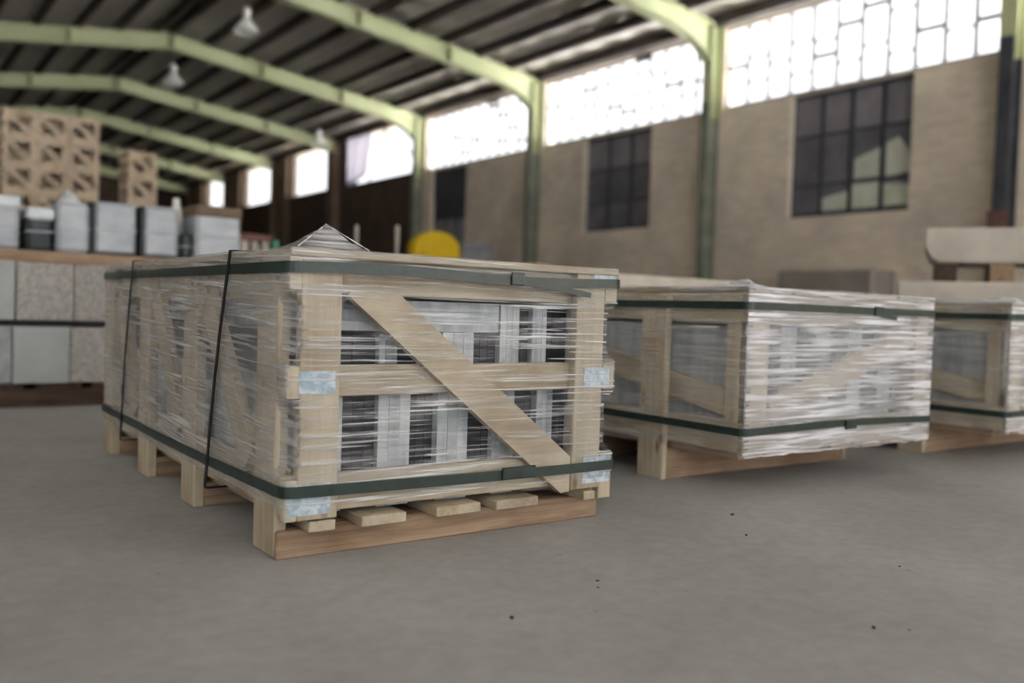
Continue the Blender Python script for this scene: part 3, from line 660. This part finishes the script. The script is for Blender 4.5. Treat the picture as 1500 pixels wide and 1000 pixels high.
# ------------------------------------------------------------------ wrapped crates farther right
def crate_b(loc, label, which, seed):
    rt = empty('wooden_crate', loc, label, 'crate', 'film wrapped stone crates'); rnd = random.Random(seed)
    W, L_, zb, zt = .83, 1.15, .112, .53
    lg = [(.245, .345), (.62, .72), (.99, 1.09)]
    for a, b in lg:
        bx('leg', rt, (-.022, 0), (a, b), (0, .52), 'pine', .003); bx('leg', rt, (W, W+.022), (a, b), (0, .52), 'pine', .003)
        bx('skid', rt, (.0005, W-.0005), (a+.005, a+.09), (0, .088), 'pine_brown', .003)
    for k in range(6):
        x = .02+k*.14; bx('deck_board', rt, (x, x+.1), (.02+rnd.uniform(-.02, .02), L_), (.0885, .1115), 'pine_brown', .002)
    for x0, x1 in ((.0005, .022), (W-.022, W-.0005)):
        for z0, z1 in ((zb, .192), (.452, zt)): bx('side_rail', rt, (x0, x1), (.0, L_), (z0, z1), 'pine', .002)
        bx('corner_post', rt, (x0, x1), (.0, .045), (.1925, .4515), 'pine', .002); bx('corner_post', rt, (x0, x1), (L_-.045, L_), (.1925, .4515), 'pine', .002)
        xm = (x0+x1)/2+(.012 if x0 < .1 else -.012)
        board('side_brace', rt, (xm+(.0105 if x0 < .1 else -.0105), .05, .232), (xm+(.0105 if x0 < .1 else -.0105), L_-.06, .42), .072, .02, (1, 0, 0), 'pine')
    for yy, s in ((0, -1), (L_, 1)):
        def yr(a, b): return (yy-b, yy-a) if s < 0 else (yy+a, yy+b)
        for z0, z1 in ((zb, .19), (.455, zt)): bx('panel_rail', rt, (0, W), yr(.0005, .02), (z0, z1), 'pine', .002)
        for x0, x1 in ((.0, .07), (W-.07, W)): bx('panel_stile', rt, (x0, x1), yr(.0205, .04), (zb, zt), 'pine', .002)
        y_ = yy+s*.031
        board('diagonal_brace', rt, (.085, y_, .22), (W-.085, y_, .43), .075, .018, (0, 1, 0), 'pine')
    for k in range(5):
        x = .004+k*.165; bx('lid_board', rt, (x, x+.15), (-.04, L_+.04), (zt+.0005, zt+.014), 'pine', .002)
    film(rt, -.027, W+.027, -.046, L_+.046, .105, .546, 'film_thick', None, seed, ragged=.003, side='film')
    su = zstrap(rt, -.031, W+.031, -.050, L_+.05, lambda x, y: .497); su['label'] = 'upper dark green strap'
    sl = zstrap(rt, -.031, W+.031, -.050, L_+.05, lambda x, y: .172+.006*math.sin(x*4)); sl['label'] = 'lower dark green strap'
    bx('strap_clasp', su, (.52, .56), (-.057, -.0515), (.484, .51), 'strap', .001); hoop(su, [(.55, -.053, .487), (.58, -.056, .482), (.62, -.06, .477)], .012, 'strap', 'strap_tail', closed=False)
    bx('strap_clasp', sl, (.40, .45), (-.057, -.0515), (.16, .186), 'strap', .001)
    # crumpled tuft of film at the near top corner
    v = []; f = []; 
    for i in range(5):
        for j in range(5): v.append((-.02+i*.022, -.05+j*.03,   .545+(.022*math.sin(math.pi*i/4)*math.sin(math.pi*j/4)+rnd.uniform(-.004, .006))))
    for i in range(4):
        for j in range(4): a = i*5+j; f.append((a, a+1, a+6, a+5))
    poly('film_tuft', v, f, 'film_thick', rt, smooth=True)
    x = .05; k = 0
    while x < W-.125:
        wv = .07 if k % 2 == 0 else .075
        pack(loc, (x, x+wv), (.03 if k % 2 == 0 else .09, L_-.06), (.1125, .445), 3, 'slab' if k % 2 == 0 else 'gap_shade', '%s from the left of the tile packs and shade-dark gap blocks inside the %s' % (ORD[k], which), 'tile packs in the farther crates')  # every other block is dark, painting the shaded gap
        x += wv+.006; k += 1
    return rt
crate_b((1.252, -.0, 0), 'whitish film wrapped wooden crate in the middle, right of the largest crate', 'middle wrapped crate', 21)
crate_b((2.515, -.05, 0), 'film wrapped wooden crate cut off by the right edge', 'rightmost wrapped crate', 34)

# ------------------------------------------------------------------ stone block stack on the left
SY = 2.63
pl = empty('timber_pallet', (.25, SY, 0), 'dark timber pallet under the stack of grey stone blocks', 'pallet')
for k in range(3): bx('bearer', pl, (-.9, 1.0), (.03+k*.62, .13+k*.62), (0, .075), 'pallet_dark', .003)
for k in range(9): bx('slat', pl, (-.9+k*.215, -.73+k*.215), (.01, 1.4), (.0755, .1), 'pallet_dark', .003)
mats = ['stone_smooth', 'stone_speck', 'stone_speck', 'stone_smooth', 'stone_speck', 'stone_grey', 'stone_speck', 'stone_smooth', 'stone_speck']
rnd = random.Random(4)
for row, (z0, z1, off) in enumerate(((.1005, .338, -.005), (.362, .604, .006))):
    for k in range(8):
        x0 = -.523+k*.2155+off; m = ['stone_speck', 'stone_grey', 'stone_smooth', 'stone_speck', 'stone_grey', 'stone_speck', 'stone_smooth', 'stone_speck'][k] if row == 0 else ['stone_speck', 'stone_smooth', 'stone_speck', 'stone_speck', 'stone_grey', 'stone_speck', 'stone_smooth', 'stone_speck'][k]
        if row == 0 and k == 2: pass
        dy = rnd.uniform(-.012, .012)
        o = bx('stone_block', None, (x0+.002, x0+.2135), (SY+dy, SY+1.36+dy), (z0, z1-rnd.uniform(0, .004)), m, .004)
        tag(o, '%s grey stone block from the left in the %s row of the stack' % (ORD[k], ['lower', 'upper'][row]), 'stone block', 'grey stone blocks in the left stack')
for k, y in enumerate((.02, .65, 1.26)):
    tag(bx('spacer_batten', None, (-.53, 1.22), (SY+y, SY+y+.07), (.3383, .3615), 'cord', .002), '%s black batten between the two rows of stone blocks' % ['front', 'middle', 'rear'][k], 'batten', 'battens in the block stack')
# planks on top and the wrapped bundles
for k, (x0, x1, y) in enumerate(((-.5, .2, 2.68), (-.5, 1.2, 3.55), (-.5, 1.2, 3.85))):
    tag(bx('plank', None, (x0, x1), (y, y+.09), (.6045, .635 if k == 0 else .69), 'pine_brown', .003), ['light brown plank lying along the front of the upper block row', 'plank under the front edge of the wrapped bundles', 'plank under the rear edge of the wrapped bundles'][k], 'plank', 'planks on the block stack')
def bundle(x0, x1, z1, y0, label, m, front=None, cap=None, edge=False):
    rt = empty('wrapped_bundle', ((x0+x1)/2, y0, .6905), label, 'bundle', 'grey wrapped bundles'); W = x1-x0; H = z1-.6905
    b = bx('bundle_body', rt, (-W/2, W/2), (0, .36), (0.0, H), m, .02)
    if edge:
        bx('edge_protector', rt, (-W/2-.012, -W/2+.006), (-.006, .36), (0.0, H*.98), 'bundle_dark', .006); bx('edge_protector', rt, (-W/2-.012, W/2), (-.008, .05), (-.0, .014), 'bundle_dark', .004)
    if cap: bx('wrapper_fold', rt, (-W/2-.006, W/2+.006), (-.012, .37), (H-.05, H+.012), cap, .012)
    bx('film_band', rt, (-W/2-.003, W/2+.003), (-.004, .364), (H*.46, H*.5), 'bundle', .002)
    return rt
bundle(-.21, .045, .945, 3.58, 'pale grey wrapped bundle at the left edge of the photo', 'bundle', cap='bundle_white')
bundle(.085, .205, .90, 3.62, 'small dark wrapped bundle between two pale ones', 'bundle_dark', cap='bundle_white')
bundle(.215, .37, .95, 3.57, 'pale narrow wrapped bundle right of the small dark one', 'bundle', cap=None)
bundle(.39, .60, .968, 3.57, 'pale wrapped bundle with dark left and bottom edges', 'bundle', edge=True)
bundle(.635, .82, .968, 3.57, 'pale wrapped bundle with a dark left edge, right of the similar one', 'bundle', edge=True)
bundle(.84, .905, .84, 3.6, 'low dark grey wrapped bundle before the tallest one', 'bundle_dark')
bundle(.915, 1.165, .985, 3.57, 'tall pale wrapped bundle with a brown topped cover, rightmost of the row', 'bundle', cap='pier')
o = lathe('white_canister', [(.001, 0), (.036, 0), (.038, .1), (.026, .15), (.02, .17), (.02, .2), (.001, .205)], 'lamp', None, (.868, 3.8, .8408)); tag(o, 'white canister standing on the low dark bundle', 'canister')
# crumpled white film heap on top of the bundles
v = []; f = []; rnd = random.Random(8)
for i in range(9):
    for j in range(7): 
        e = math.sin(math.pi*i/8)*math.sin(math.pi*j/6); v.append((.235+i*.014, 3.6+j*.045, .951+.075*e+rnd.uniform(-.008, .012)*(e > .05)))
for i in range(8):
    for j in range(6): a = i*7+j; f.append((a, a+7, a+8, a+1))
o = poly('film_heap', v, f, 'bundle_white'); tag(o, 'crumpled white plastic film on top of the bundles', 'plastic film')
sm = o.modifiers.new('thickness', 'SOLIDIFY'); sm.thickness = .003
# slabs leaning upright behind, with a green sheet
rk = empty('slab_rack', (1.74, 5.2, 0), 'low rack of upright slabs with a green end sheet', 'rack')
bx('rack_base', rk, (-.02, .32), (0, .5), (0, .72), 'pallet_dark', .004)
for k in range(3): bx('slab', rk, (.01+k*.08, .06+k*.08), (.03, .45), (.7205, .93), 'stone_cream', .004)
bx('green_sheet', rk, (.255, .30), (.03, .45), (.7205, .95), 'green_tarp', .004); bx('rack_top', rk, (.0, .24), (.02, .46), (.9305, .985), 'rust', .004)

# ------------------------------------------------------------------ open crates stacked at the far end
def slat_crate(loc, label, group, W=.44, H=.405, D=.6):
    rt = empty('open_crate', loc, label, 'crate', group)
    t = .02
    for y in (0, D-t):
        for x0, x1 in ((0, .07), (W-.07, W)): bx('stile', rt, (x0, x1), (y, y+t), (0, H), 'pine_bright', 0)
        bx('rail', rt, (.0705, W-.0705), (y, y+t), (0, .075), 'pine_bright', 0); bx('rail', rt, (.0705, W-.0705), (y, y+t), (H-.075, H), 'pine_bright', 0)
        board('diagonal', rt, (.075, y+t/2, H-.085), (W-.075, y+t/2, .085), .07, t*.9, (0, 1, 0), 'pine_bright', 0)
    for x in (0, W-t):
        for z0, z1 in ((0, .08), (H*.5-.04, H*.5+.04), (H-.08, H)): bx('side_slat', rt, (x, x+t), (t+.0005, D-t-.0005), (z0, z1), 'pine_bright', 0)
    bx('crate_floor', rt, (t, W-t), (t, D-t), (.001, .02), 'pine_brown', 0)
    return rt
proto = None
def place(loc, label, group):
    global proto
    if proto is None: proto = slat_crate(loc, label, group); return proto
    c = copy_tree(proto); c.location = loc; c['label'] = label; c['group'] = group; return c
cols = ['left', 'middle', 'right']
for c in range(3):
    for r in range(8):
        lab = '%s open crate %s in the %s column of the wide crate stack' % ('topmost' if r == 7 else ORD[7-r], '' if r == 7 else 'from the top', cols[c])
        place((1.155+c*.447, 14.0+.02*(c % 2), r*.406), ' '.join(lab.split()), 'open crates in the wide stack')
for r in range(7):
    lab = '%s open crate %s in the single narrow stack' % ('topmost' if r == 6 else ORD[6-r], '' if r == 6 else 'from the top')
    place((2.93, 14.0, r*.406), ' '.join(lab.split()), 'open crates in the narrow stack')

# ------------------------------------------------------------------ stone blocks behind the farther crates
def hewn(name, pts, depth, z0, z1, mat, label, bottom_in=0.0):
    """block whose front edge runs from pts[0] to pts[1]"""
    a, b = Vector((*pts[0], 0)), Vector((*pts[1], 0)); d = (b-a); L = d.length; d.normalize(); n = Vector((-d.y, d.x, 0))
    v = []
    prof = [(0, 0, z1), (0, 0, z0+(z1-z0)*.45), (bottom_in, 0, z0)]
    outl = []
    for q in prof: outl.append((q[0], q[2]))
    out = [(0, z1), (0, z0+(z1-z0)*.45), (bottom_in*.45, z0+(z1-z0)*.12), (bottom_in, z0), (L, z0), (L, z1)]
    bm = bmesh.new(); fr_ = [bm.verts.new(a+d*x+Vector((0, 0, z))) for x, z in out]; bk = [bm.verts.new(a+d*x+n*depth+Vector((0, 0, z))) for x, z in out]
    m = len(out); bm.faces.new(fr_); bm.faces.new(list(reversed(bk)))
    for i in range(m): bm.faces.new([fr_[i], bk[i], bk[(i+1) % m], fr_[(i+1) % m]])
    bmesh.ops.recalc_face_normals(bm, faces=bm.faces); bmesh.ops.bevel(bm, geom=list(bm.edges), offset=.008, segments=1, affect='EDGES')
    me = bpy.data.meshes.new(name); bm.to_mesh(me); bm.free(); me.materials.append(M[mat]); o = link(name, me); return tag(o, label, 'stone block')
hewn('stone_block', ((4.13, 1.17), (4.75, .096)), .5, .80, .99, 'stone_cream', 'thick cream stone block with chipped end, topmost at the right edge', .07)
hewn('stone_block', ((3.96, 1.22), (4.66, .01)), .6, .12, .694, 'stone_cream', 'cream stone block supporting the battens at the right edge', .0)
for k in range(3):
    o = board('batten', None, Vector((4.21+k*.13, 1.09-k*.24, .747)), Vector((4.21+k*.13+.42, 1.09-k*.24+.24, .747)), .12, .105, (0, 0, 1), 'pallet_dark' if k != 1 else 'pine_brown', .004)
    tag(o, '%s batten from the left between the two cream stone blocks' % ORD[k], 'batten', 'battens under the top cream block')
for k in range(2):
    o = board('bearer', None, Vector((4.08+k*.4, 1.05-k*.69, .06)), Vector((4.08+k*.4+.5, 1.05-k*.69+.29, .06)), .1, .119, (0, 0, 1), 'pallet_dark', .004)
    tag(o, '%s floor bearer under the large cream stone block' % ['left', 'right'][k], 'bearer', 'bearers under the cream block')
hewn('stone_block', ((1.90, 1.35), (2.83, 1.35)), .5, .10, .640, 'stone_cream', 'pale stone block standing behind the middle wrapped crate', .0)
for k in range(2):
    tag(bx('bearer', None, (2.05+k*.55, 2.15+k*.55), (1.37, 1.83), (0, .0995), 'pallet_dark', .003), '%s floor bearer under the pale block behind the middle crate' % ['left', 'right'][k], 'bearer', 'bearers under the pale block')
# grey machine panel against the wall
cb = empty('steel_cabinet', (10.75, 6.55, 0), 'warm grey steel cabinet against the brick wall below the dark window', 'cabinet')
bx('cabinet_body', cb, (.02, XW-.02-10.75), (-.8, .8), (0, 1.2), 'cabinet', .02)
for k in range(2):
    d = bx('cabinet_door', cb, (.0, .0195), (-.78+k*.79, -.01+k*.79), (.06, 1.16), 'cabinet', .004); bx('door_handle', d, (-.02, .02), (-.06, .06), (.0, .03), 'steel_dark', .004).location = (.15, (.3 if k == 0 else -.3), .02)

# ------------------------------------------------------------------ yellow machine by the doorway
ym = empty('yellow_machine', (7.52, 12.2, 0), 'machine with a rounded yellow hood by the dark doorway', 'machine')
bx('machine_body', ym, (-.45, .5), (-.3, .5), (.0, 1.28), 'machine_grey', .03)
n = 16; out = [(-.46+.92*(.5-.5*math.cos(math.pi*k/n)), 1.42+.37*math.sin(math.pi*k/n)**.8) for k in range(n+1)]+[(.46, 1.28), (-.46, 1.28)]
prism_xz('hood', out, -.22, .0, 'yellow', ym)
bx('side_box', ym, (.5, 1.15), (-.25, .4), (0, 1.62), 'machine_grey', .03)

# pale stakes behind the front crate
for k, (x, z) in enumerate(((2.39, 1.05), (2.73, 1.075))):
    st = empty('stake', (x, 4.6, 0), '%s pale topped stake standing behind the nearest crate' % ['left', 'right'][k], 'stake', 'pale topped stakes')
    lathe('shaft', [(.001, 0), (.014, 0), (.014, z-.14), (.001, z-.14)], 'plaster', st, seg=10); lathe('cap', [(.014, z-.14), (.017, z-.13), (.018, z), (.010, z+.012), (.001, z+.014)], 'plaster', st, seg=10)

# chips lying on the floor
def chip(x, y, s, seed, label):
    r = random.Random(seed); bm = bmesh.new(); bmesh.ops.create_icosphere(bm, subdivisions=1, radius=1)
    for v in bm.verts: v.co = Vector((v.co.x*s*r.uniform(.7, 1.2), v.co.y*s*.6*r.uniform(.7, 1.2), v.co.z*s*.3))
    zmin = min(v.co.z for v in bm.verts); bmesh.ops.translate(bm, vec=(0, 0, -zmin), verts=bm.verts)
    me = bpy.data.meshes.new('stone_chip'); bm.to_mesh(me); bm.free(); me.materials.append(M['chip']); o = link('stone_chip', me, None, Matrix.Translation((x, y, 0)) @ Matrix.Rotation(r.uniform(0, 3), 4, 'Z'))
    tag(o, label, 'stone chip', 'dark chips on the floor')
for k, (x, y, s, lab) in enumerate([
    (.19, -.479, .0055, 'dark stone chip on the floor just below the nearest crate'),
    (.64, -.796, .0065, 'larger dark stone chip on the floor, lowest in the photo'),
    (.68, -.83, .0035, 'tiny dark stone chip right beside the lowest large chip'),
    (.93, -.31, .006, 'dark stone chip on the floor before the middle crate'),
    (.43, -.40, .0045, 'upper of two small dark chips right of the nearest crate corner'),
    (.405, -.43, .0035, 'lower of two small dark chips right of the nearest crate corner'),
    (1.06, -.16, .008, 'flat dark chip on the floor closest to the middle crate'),
    (1.0, -.62, .0045, 'small dark chip alone on the right part of the floor')]): chip(x, y, s, k, lab)
